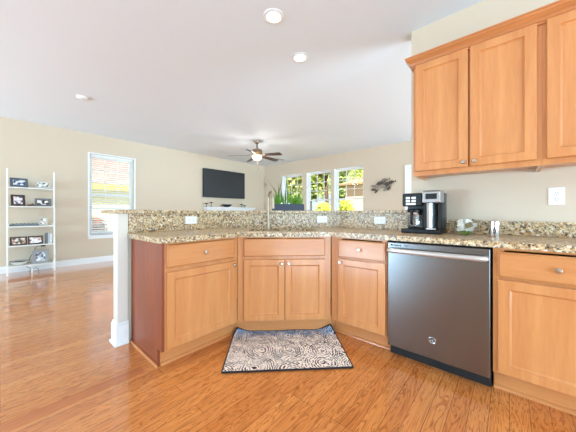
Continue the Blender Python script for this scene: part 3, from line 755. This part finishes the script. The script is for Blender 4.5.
# ------------------------------------------------------------------ rug
rw, rd = 0.90, 0.578
rc = fc + nrm*(0.070-rd)
b = bmesh.new(); nx, ny = 60, 40; vs = {}
def rz_(x, y):
    # the two back corners ride up against the toe kicks beside them
    c_ = max(0.0, abs(x)-(0.31+0.0*y)) / 0.14; v_ = max(0.0, (y-0.478)/0.10)
    return 0.012 + 0.050*(c_**1.6)*(v_**1.2) + 0.002*math.sin(x*17)*v_
for i in range(nx+1):
    for j in range(ny+1):
        x = -rw/2+rw*i/nx; y = rd*j/ny
        pull = 1.0 - 0.06*max(0, (y-0.478)/0.10)**1.3
        vs[i, j] = b.verts.new((x*pull, y - (0.016*max(0, (abs(x)-0.33)/0.12)*max(0, (y-0.478)/0.1)), rz_(x, y)))
for i in range(nx):
    for j in range(ny): b.faces.new((vs[i, j], vs[i+1, j], vs[i+1, j+1], vs[i, j+1]))
g = bmesh.ops.extrude_face_region(b, geom=list(b.faces))
bmesh.ops.translate(b, vec=(0, 0, -0.009), verts=[v for v in g['geom'] if isinstance(v, bmesh.types.BMVert)])
bmesh.ops.recalc_face_normals(b, faces=b.faces)
loop = [vs[i, 0].co.copy() for i in range(nx+1)] + [vs[nx, j].co.copy() for j in range(1, ny+1)] + [vs[i, ny].co.copy() for i in range(nx-1, -1, -1)] + [vs[0, j].co.copy() for j in range(ny-1, 0, -1)]
rug = thing('rug', 'cream and navy scroll patterned rug lying before the sink cabinet', 'rug', (rc.x, rc.y, 0.0), R(-45))
MB()._merge(b).build('pile', M['rug'], rug, True)
MB().tube([p - Vector((0, 0, 0.0045)) for p in loop], 0.0062, 8, True).build('bound_edge', M['rugedge'], rug, True)

# ------------------------------------------------------------------ ceiling fittings
def downlight(label, x, y):
    o = thing('ceiling_light', label, 'ceiling light', (x, y, CEIL))
    MB().lathe([(0.060, -0.0005), (0.092, -0.0005), (0.092, -0.004), (0.080, -0.010), (0.062, -0.008), (0.060, -0.0005)], 36).build('trim_ring', M['white'], o, True)
    MB().lathe([(0.0, -0.0008), (0.0605, -0.0008), (0.0605, -0.006), (0.0, -0.0095)], 36).build('lens', M['lamp'], o, True)
    ld = bpy.data.lights.new('downlight_lamp', 'SPOT'); ld.energy = 13; ld.spot_size = R(140); ld.spot_blend = 0.7; ld.shadow_soft_size = 0.06; ld.color = (0.93, 0.97, 1.0)
    lo = bpy.data.objects.new('lamp', ld); COL.objects.link(lo); lo.parent = o; lo.location = (0, 0, -0.03)
downlight('round recessed ceiling light nearer the camera', 1.576, 1.550)
downlight('round recessed ceiling light farther from camera above the sink', 2.183, 1.738)
sd = thing('smoke_detector', 'round white smoke detector on the living room ceiling', 'smoke detector', (0.80, 4.75, CEIL))
MB().lathe([(0, -0.0005), (0.070, -0.0005), (0.070, -0.012), (0.060, -0.030), (0.045, -0.036), (0, -0.038)], 32).build('housing', M['white'], sd, True)
MB().lathe([(0.018, -0.0385), (0.022, -0.041), (0.0, -0.042)], 20).build('test_button', M['plate'], sd, True)
vt = thing('ceiling_vent', 'white slotted air vent on the ceiling by the back corner', 'vent', (5.90, 5.47, CEIL))
b = MB().ring(0.32, 0.16, [(0, 0), (0, 0.006), (0.02, 0.008), (0.02, 0)], Matrix.Translation((-0.16, -0.08, -0.0005)) @ Matrix.Rotation(-PI/2, 4, 'X') @ Matrix.Translation((0, 0, -0.16)))
b.build('vent_frame', M['white'], vt)
b = MB()
for i in range(6): b.box(-0.138, 0.138, -0.055+i*0.02, -0.045+i*0.02, -0.007, -0.001)
b.build('louvres', M['silver'], vt)

# ceiling fan
fn = thing('ceiling_fan', 'five blade ceiling fan with lit bowl light in the living room', 'ceiling fan', (4.03, 4.515, CEIL))
MB().lathe([(0, -0.0005), (0.070, -0.0005), (0.070, -0.02), (0.050, -0.055), (0.02, -0.068), (0, -0.068)], 28).build('canopy', M['bronze'], fn, True)
MB().cyl((0, 0, -0.06), (0, 0, -0.20), 0.014).build('down_rod', M['blackmatte'], fn, True)
MB().lathe([(0, -0.19), (0.06, -0.19), (0.115, -0.215), (0.128, -0.25), (0.128, -0.30), (0.10, -0.325), (0.06, -0.345), (0, -0.345)], 32).build('motor_housing', M['bronze'], fn, True)
MB().lathe([(0.062, -0.345), (0.11, -0.350), (0.118, -0.375), (0.10, -0.42), (0.055, -0.452), (0, -0.462)], 32).build('light_bowl', M['lampwarm'], fn, True)
ld = bpy.data.lights.new('fan_lamp', 'POINT'); ld.energy = 18; ld.shadow_soft_size = 0.15; ld.color = (1.0, 0.96, 0.9)
lo = bpy.data.objects.new('lamp', ld); COL.objects.link(lo); lo.parent = fn; lo.location = (0, 0, -0.52)
MB().tube([(0.03, 0, -0.46), (0.03, 0, -0.64)], 0.0025, 6).blob((0.03, 0, -0.66), (0.009, 0.009, 0.02)).build('pull_chain', M['bronze'], fn, True)
# camera-right axis is (0.659, -0.752); blades 72 degrees apart
for k in range(5):
    phi = R(-48.75 + 45 + 72*k)
    br = MB().tube([(0.09, 0, -0.305), (0.15, 0, -0.330), (0.23, 0, -0.352)], [0.012, 0.010, 0.012], 8).build('blade_bracket', M['bronze'], fn, rot=(0, 0, phi))
    Mx = Matrix.Translation((0, 0, -0.342)) @ Matrix.Rotation(R(3), 4, 'Y') @ Matrix.Rotation(R(-13), 4, 'X')
    MB().prism([(0.17, -0.045), (0.20, -0.056), (0.60, -0.070), (0.645, -0.062), (0.66, -0.03), (0.66, 0.03), (0.645, 0.062), (0.60, 0.070), (0.20, 0.056), (0.17, 0.045)], 0, 0.008, 0.002, M=Mx).build('blade', M['walnut'], fn, rot=(0, 0, phi))

# ------------------------------------------------------------------ far wall: television and mantel
tv = thing('television', 'flat black television mounted on the far wall above the mantel', 'television', (4.655, YF-0.10, 1.985), R(-3))
MB().box(-0.735, 0.735, -0.02, 0.03, -0.425, 0.425, 0.006).build('casing', M['blackmatte'], tv)
MB().box(-0.722, 0.722, -0.0225, -0.0205, -0.405, 0.412).build('screen', M['screen'], tv)
MB().box(-0.2, 0.2, 0.031, 0.05, -0.2, 0.2).box(-0.05, 0.05, 0.05, 0.062, -0.1, 0.1).build('wall_mount', M['blackmatte'], tv)
mn = thing('fireplace_mantel', 'white fireplace mantel below the television on the far wall', 'mantel', (4.87, YF, 0))
MB().box(-0.93, 0.93, -0.24, -0.001, 1.235, 1.270, 0.004).box(-0.89, 0.89, -0.20, -0.001, 1.20, 1.235, 0.006).build('mantel_shelf', M['white'], mn)
MB().box(-0.85, -0.55, -0.12, -0.001, 0, 1.20, 0.003).box(0.55, 0.85, -0.12, -0.001, 0, 1.20, 0.003).box(-0.55, 0.55, -0.12, -0.001, 0.85, 1.20, 0.003).build('surround', M['white'], mn)
MB().box(-0.55, 0.55, -0.04, -0.001, 0, 0.85).build('firebox', M['blackmatte'], mn)
def candle(label, x, h):
    o = thing('candle_holder', label, 'candle holder', (x, YF-0.14, 1.2705), 0, 'candle holders on the mantel')
    MB().lathe([(0, 0), (0.035, 0), (0.035, 0.006), (0.008, 0.014), (0.007, h-0.03), (0.02, h-0.024), (0, h-0.024)], 20).build('stem', M['blackmatte'], o, True)
    MB().lathe([(0, h-0.0235), (0.032, h-0.0235), (0.055, h-0.004), (0.055, h), (0.045, h), (0, h-0.012)], 20).build('dish', M['blackmatte'], o, True)
candle('short black candle holder at the left end of the mantel', 3.98, 0.105)
candle('taller black candle holder second from left on the mantel', 4.135, 0.140)
candle('taller black candle holder on the mantel right of the bowl', 5.27, 0.115)
candle('short black candle holder farthest right on the mantel', 5.40, 0.075)
b = thing('decorative_bowl', 'dark blue black bowl in the middle of the mantel', 'bowl', (4.70, YF-0.13, 1.2705))
MB().lathe([(0, 0), (0.07, 0), (0.08, 0.006), (0.15, 0.045), (0.20, 0.085), (0.192, 0.086), (0.14, 0.052), (0.06, 0.016), (0, 0.014)], 32, Matrix.Diagonal((1, 0.5, 1, 1))).build('bowl_body', mat('blue_black_glaze', srgb(40, 48, 62), 0.25), b, True)
sn = thing('wall_sensor', 'small beige sensor high on the wall in the back corner', 'sensor', (6.405, 6.70, 2.12))
MB().box(-0.03, 0.013, -0.03, 0.03, -0.06, 0.06, 0.006).build('housing', mat('sensor_plastic', srgb(196, 184, 166), 0.5), sn)

# metal wall art (a shoal of leaf-like fish)
art = thing('wall_art', 'metal fish shoal sculpture hung on the wall beside the windows', 'wall art', (XW-0.004, 2.42, 1.79), R(-90))
M['artmetal'] = mat('art_metal', srgb(128, 112, 98), 0.4, 0.7)
M['artbronze'] = mat('art_bronze', srgb(76, 62, 52), 0.45, 0.6)
def fish(x, z, L, ang, m, dep):
    body = []
    for i in range(13):
        t_ = i/12; body.append((-L/2 + L*t_, 0.21*L*math.sin(PI*t_**0.8)))
    poly = body[:-1] + [(L*0.44, 0.02*L), (L*0.66, 0.19*L), (L*0.58, 0), (L*0.66, -0.19*L), (L*0.44, -0.02*L)] + [(a, -b_) for a, b_ in body[1:-1]][::-1]
    MM = Matrix.Translation((x, -dep, z)) @ Matrix.Rotation(ang, 4, 'Y') @ Matrix.Rotation(PI/2, 4, 'X')
    MB().prism(poly, -0.004, 0.004, 0.002, M=MM).build('fish', m, art)
for i, (x, z, L, a) in enumerate([(-0.22, -0.10, 0.16, 0.2), (-0.14, -0.02, 0.20, -0.5), (-0.05, 0.06, 0.22, -0.3), (0.06, 0.13, 0.20, -0.15), (0.12, 0.02, 0.24, -0.45), (0.02, -0.02, 0.20, 0.3), (0.21, 0.06, 0.20, -0.2), (0.08, -0.09, 0.17, -0.9), (0.17, -0.08, 0.15, -1.0), (-0.25, 0.0, 0.12, -0.1), (-0.16, -0.15, 0.12, -0.8)]):
    fish(x, z, L, a, M['artmetal'] if i % 2 else M['artbronze'], 0.022 + 0.012*(i % 3))
MB().tube([(-0.24, -0.015, -0.11), (-0.05, -0.012, 0.0), (0.1, -0.012, 0.06), (0.24, -0.015, 0.05)], 0.004, 6).tube([(-0.16, -0.012, -0.14), (0.0, -0.012, -0.02), (0.06, -0.012, 0.13)], 0.004, 6).tube([(0.1, -0.012, 0.06), (0.08, -0.012, -0.1)], 0.004, 6).tube([(0.0, -0.012, 0.02), (0.0, 0.0, 0.02)], 0.006, 6).build('wire_frame', M['artbronze'], art)

# ------------------------------------------------------------------ ladder shelf and what stands on it
sh = thing('ladder_shelf', 'white five tier ladder shelf leaning on the far wall', 'shelf', (0.08, 6.50, 0))
LWD = 0.605
yfr = lambda z: 0.12*z/1.87
for x in (0.0, LWD):
    b = bmesh.new(); bmesh.ops.create_cube(b, size=1)
    for v in b.verts:
        z = 0 if v.co.z < 0 else 1.87
        v.co = Vector((x + v.co.x*0.022, yfr(z) + v.co.y*0.035, z))
    MB()._merge(b).build('rail', M['shelfwhite'], sh)
MB().box(LWD/2-0.009, LWD/2+0.009, 0.02, 0.045, 0, 0.13).build('centre_foot', M['shelfwhite'], sh)
TIERS = [0.150, 0.510, 0.850, 1.210, 1.550]
for z in TIERS:
    y_ = yfr(z); s_ = MB(); s_.box(0.012, LWD-0.012, y_-0.015, 0.296, z-0.020, z, 0.002)
    s_.box(0.012, 0.020, y_+0.0, 0.296, z, z+0.030); s_.box(LWD-0.020, LWD-0.012, y_+0.0, 0.296, z, z+0.030)
    s_.build('shelf_board', M['shelfwhite'], sh)
def frame(label, x, tier, w_, h_, border, col, pm, dy=0.03, rz=0.0, lean=R(-12), matw=0.0):
    z = TIERS[tier]; o = thing('photo_frame', label, 'photo frame', (0.08 + x, 6.50 + yfr(z) + dy, z+0.001), rz, 'photo frames on the ladder shelf')
    fm = MB().ring(w_, h_, [(0, 0), (0, -0.014), (0.003, -0.016), (border-0.003, -0.012), (border, -0.010), (border, 0)], Matrix.Translation((-w_/2, 0, 0))).build('frame', col, o, rot=(lean, 0, 0))
    MB().box(-w_/2+border-0.001, w_/2-border+0.001, -0.006, -0.001, border-0.001, h_-border+0.001).build('picture', pm, fm)
    a = h_*0.62
    MB().box(-0.018, 0.018, 0.0, 0.003, -a*0.97, 0.0).build('easel_back', M['blackmatte'], fm, loc=(0, 0.001, h_*0.66), rot=(R(24), 0, 0))
fr_slate = mat('frame_slate', srgb(88, 98, 108), 0.4); fr_silver = mat('frame_pale_silver', srgb(196, 190, 176), 0.35, 0.2)
fr_brown = wood('frame_brown', srgb(84, 56, 44), srgb(58, 38, 30), 'x'); fr_grey = mat('frame_grey', srgb(104, 106, 104), 0.4); fr_mid = mat('frame_mid_grey', srgb(146, 144, 140), 0.4)
ph = [photo_mat('photo_%d' % i, i*3.7, a, b, c) for i, (a, b, c) in enumerate([
    (srgb(50, 70, 110), srgb(120, 140, 170), srgb(240, 240, 240)), (srgb(60, 70, 56), srgb(190, 186, 170), srgb(245, 244, 240)), (srgb(60, 70, 110), srgb(226, 214, 214), srgb(250, 246, 246)),
    (srgb(40, 40, 40), srgb(120, 116, 110), srgb(245, 240, 236)), (srgb(100, 60, 60), srgb(200, 180, 170), srgb(245, 240, 236)), (srgb(60, 90, 70), srgb(196, 160, 140), srgb(240, 236, 230)),
    (srgb(70, 46, 52), srgb(210, 180, 176), srgb(246, 240, 240)), (srgb(70, 74, 84), srgb(170, 174, 180), srgb(235, 238, 240))])]
frame('slate blue grey photo frame on the top shelf left', 0.148, 4, 0.225, 0.165, 0.035, fr_slate, ph[0], rz=R(8))
frame('pale silver photo frame on the top shelf right', 0.455, 4, 0.205, 0.125, 0.022, fr_silver, ph[1], rz=R(-4))
frame('upright dark brown photo frame on the second shelf from top', 0.135, 3, 0.180, 0.205, 0.034, fr_brown, ph[2], rz=R(10))
frame('wide grey photo frame on the second shelf from top right', 0.455, 3, 0.225, 0.150, 0.032, fr_grey, ph[3], rz=R(-4))
frame('small square silver photo frame on the middle shelf', 0.455, 2, 0.125, 0.155, 0.026, fr_silver, ph[4])
frame('dark brown photo frame at far left of the fourth shelf', 0.140, 1, 0.215, 0.150, 0.022, fr_brown, ph[5], rz=R(6))
frame('dark brown photo frame second from left on the fourth shelf', 0.352, 1, 0.200, 0.150, 0.022, fr_brown, ph[6], rz=R(3))
frame('large grey photo frame on the bottom shelf', 0.415, 0, 0.225, 0.250, 0.050, fr_mid, ph[7], rz=R(-3))
# brown carved figure lying beside the brown frame
z = TIERS[3]
fg = MB().blob((0, 0, 0.018), (0.035, 0.02, 0.018)).blob((0.03, 0, 0.030), (0.02, 0.018, 0.022)).blob((0.055, 0, 0.014), (0.025, 0.016, 0.014)).blob((-0.03, 0.0, 0.013), (0.02, 0.014, 0.013))
o = fg.build('ornament', wood('ornament_brown', srgb(124, 76, 50), srgb(88, 52, 36), 'x'), None, True); o.location = (0.08+0.285, 6.50+yfr(z)+0.05, z+0.0005)
tag(o, 'small brown carved ornament beside the upright brown photo frame', 'ornament')
# grey tray with stones
z = TIERS[2]
tr = thing('candle_tray', 'long grey tray filled with round stones on the middle shelf', 'tray', (0.08+0.215, 6.50+yfr(z)+0.06, z+0.0005))
b = MB(); b.box(-0.185, 0.185, -0.045, 0.045, 0, 0.006); b.box(-0.185, 0.185, -0.045, -0.038, 0.006, 0.032, 0.001); b.box(-0.185, 0.185, 0.038, 0.045, 0.006, 0.032, 0.001); b.box(-0.185, -0.178, -0.038, 0.038, 0.006, 0.032); b.box(0.178, 0.185, -0.038, 0.038, 0.006, 0.032)
b.build('tray_body', mat('tray_grey', srgb(108, 116, 116), 0.5), tr)
stone = None
for i in range(7):
    if stone is None:
        stone = MB().blob((0, 0, 0), (0.024, 0.026, 0.024)).build('stone', mat('stone_grey', srgb(140, 148, 146), 0.6), None, True)
        o = stone
    else:
        o = stone.copy(); COL.objects.link(o)
    o.location = (0.08+0.215-0.150+i*0.050, 6.50+yfr(z)+0.06, z+0.0072+0.0245)
    o.scale = (1, 1, 1.0)
    tag(o, 'round grey stone in the row inside the long grey tray', 'stone', 'stones in the grey tray')
# books / boxes on the fourth tier
z = TIERS[1]
for i, (x, w_, h_, c, lab) in enumerate([(0.500, 0.028, 0.200, srgb(110, 112, 112), 'dark grey upright book at the right end of the fourth shelf'), (0.532, 0.030, 0.195, srgb(190, 198, 202), 'pale grey upright book at the right end of the fourth shelf'), (0.560, 0.022, 0.185, srgb(228, 228, 224), 'white upright book at the right end of the fourth shelf')]):
    o = thing('book', lab, 'book', (0.08+x, 6.50+yfr(z)+0.02, z+0.0005), 0, 'books on the ladder shelf')
    MB().box(-w_/2, -w_/2+0.002, 0, 0.14, 0, h_).box(w_/2-0.002, w_/2, 0, 0.14, 0, h_).box(-w_/2, w_/2, -0.002, 0.0, 0, h_).build('cover', mat('cover_%d' % i, c, 0.5), o)
    MB().box(-w_/2+0.0022, w_/2-0.0022, 0.0005, 0.136, 0.003, h_-0.003).build('pages', M['shelfwhite'], o)
# bowl on the bottom tier
z = TIERS[0]
o = thing('serving_bowl', 'shallow white bowl with dark rim on the bottom shelf', 'bowl', (0.08+0.155, 6.50+0.135, z+0.0005))
MB().lathe([(0, 0), (0.045, 0), (0.05, 0.005), (0.10, 0.040), (0.125, 0.066), (0.12, 0.066), (0.09, 0.040), (0.04, 0.012), (0, 0.01)], 32).build('bowl_body', M['shelfwhite'], o, True)
MB().lathe([(0.118, 0.0665), (0.128, 0.0665), (0.128, 0.073), (0.118, 0.073), (0.118, 0.0665)], 32).build('rim', M['darkgrey'], o, True)
MB().lathe([(0, 0.055), (0.108, 0.055), (0.108, 0.060), (0, 0.062)], 32).build('contents', M['darkgrey'], o, True)
# router box with cords
z = TIERS[1]
o = thing('adapter', 'small black plug adapter hanging under the fourth shelf', 'adapter', (0.08+0.455, 6.50+0.10, z-0.0205))
MB().box(-0.03, 0.03, -0.02, 0.02, -0.034, -0.0005, 0.004).build('adapter_body', M['black'], o)
MB().tube([(-0.03, 0, -0.02), (-0.09, 0.02, -0.03), (-0.12, 0.1, -0.12), (-0.17, 0.14, -0.25), (-0.20, 0.15, -0.335)], 0.004, 6).build('cord', M['darkgrey'], o, True)
def cord(label, pts):
    o = MB().tube(pts, 0.0045, 6).build('cord', mat('cord_grey', srgb(120, 104, 92), 0.6), None, True); tag(o, label, 'cord', 'cords under the ladder shelf')
cord('grey cord hanging below bottom shelf left of its centre foot', [(0.31, 6.60, 0.124), (0.335, 6.58, 0.10), (0.37, 6.57, 0.085), (0.36, 6.56, 0.04), (0.36, 6.545, 0.006)])
cord('grey cord hanging below bottom shelf right of its centre foot', [(0.40, 6.60, 0.06), (0.44, 6.58, 0.075), (0.47, 6.57, 0.05), (0.475, 6.55, 0.006), (0.46, 6.52, 0.006)])
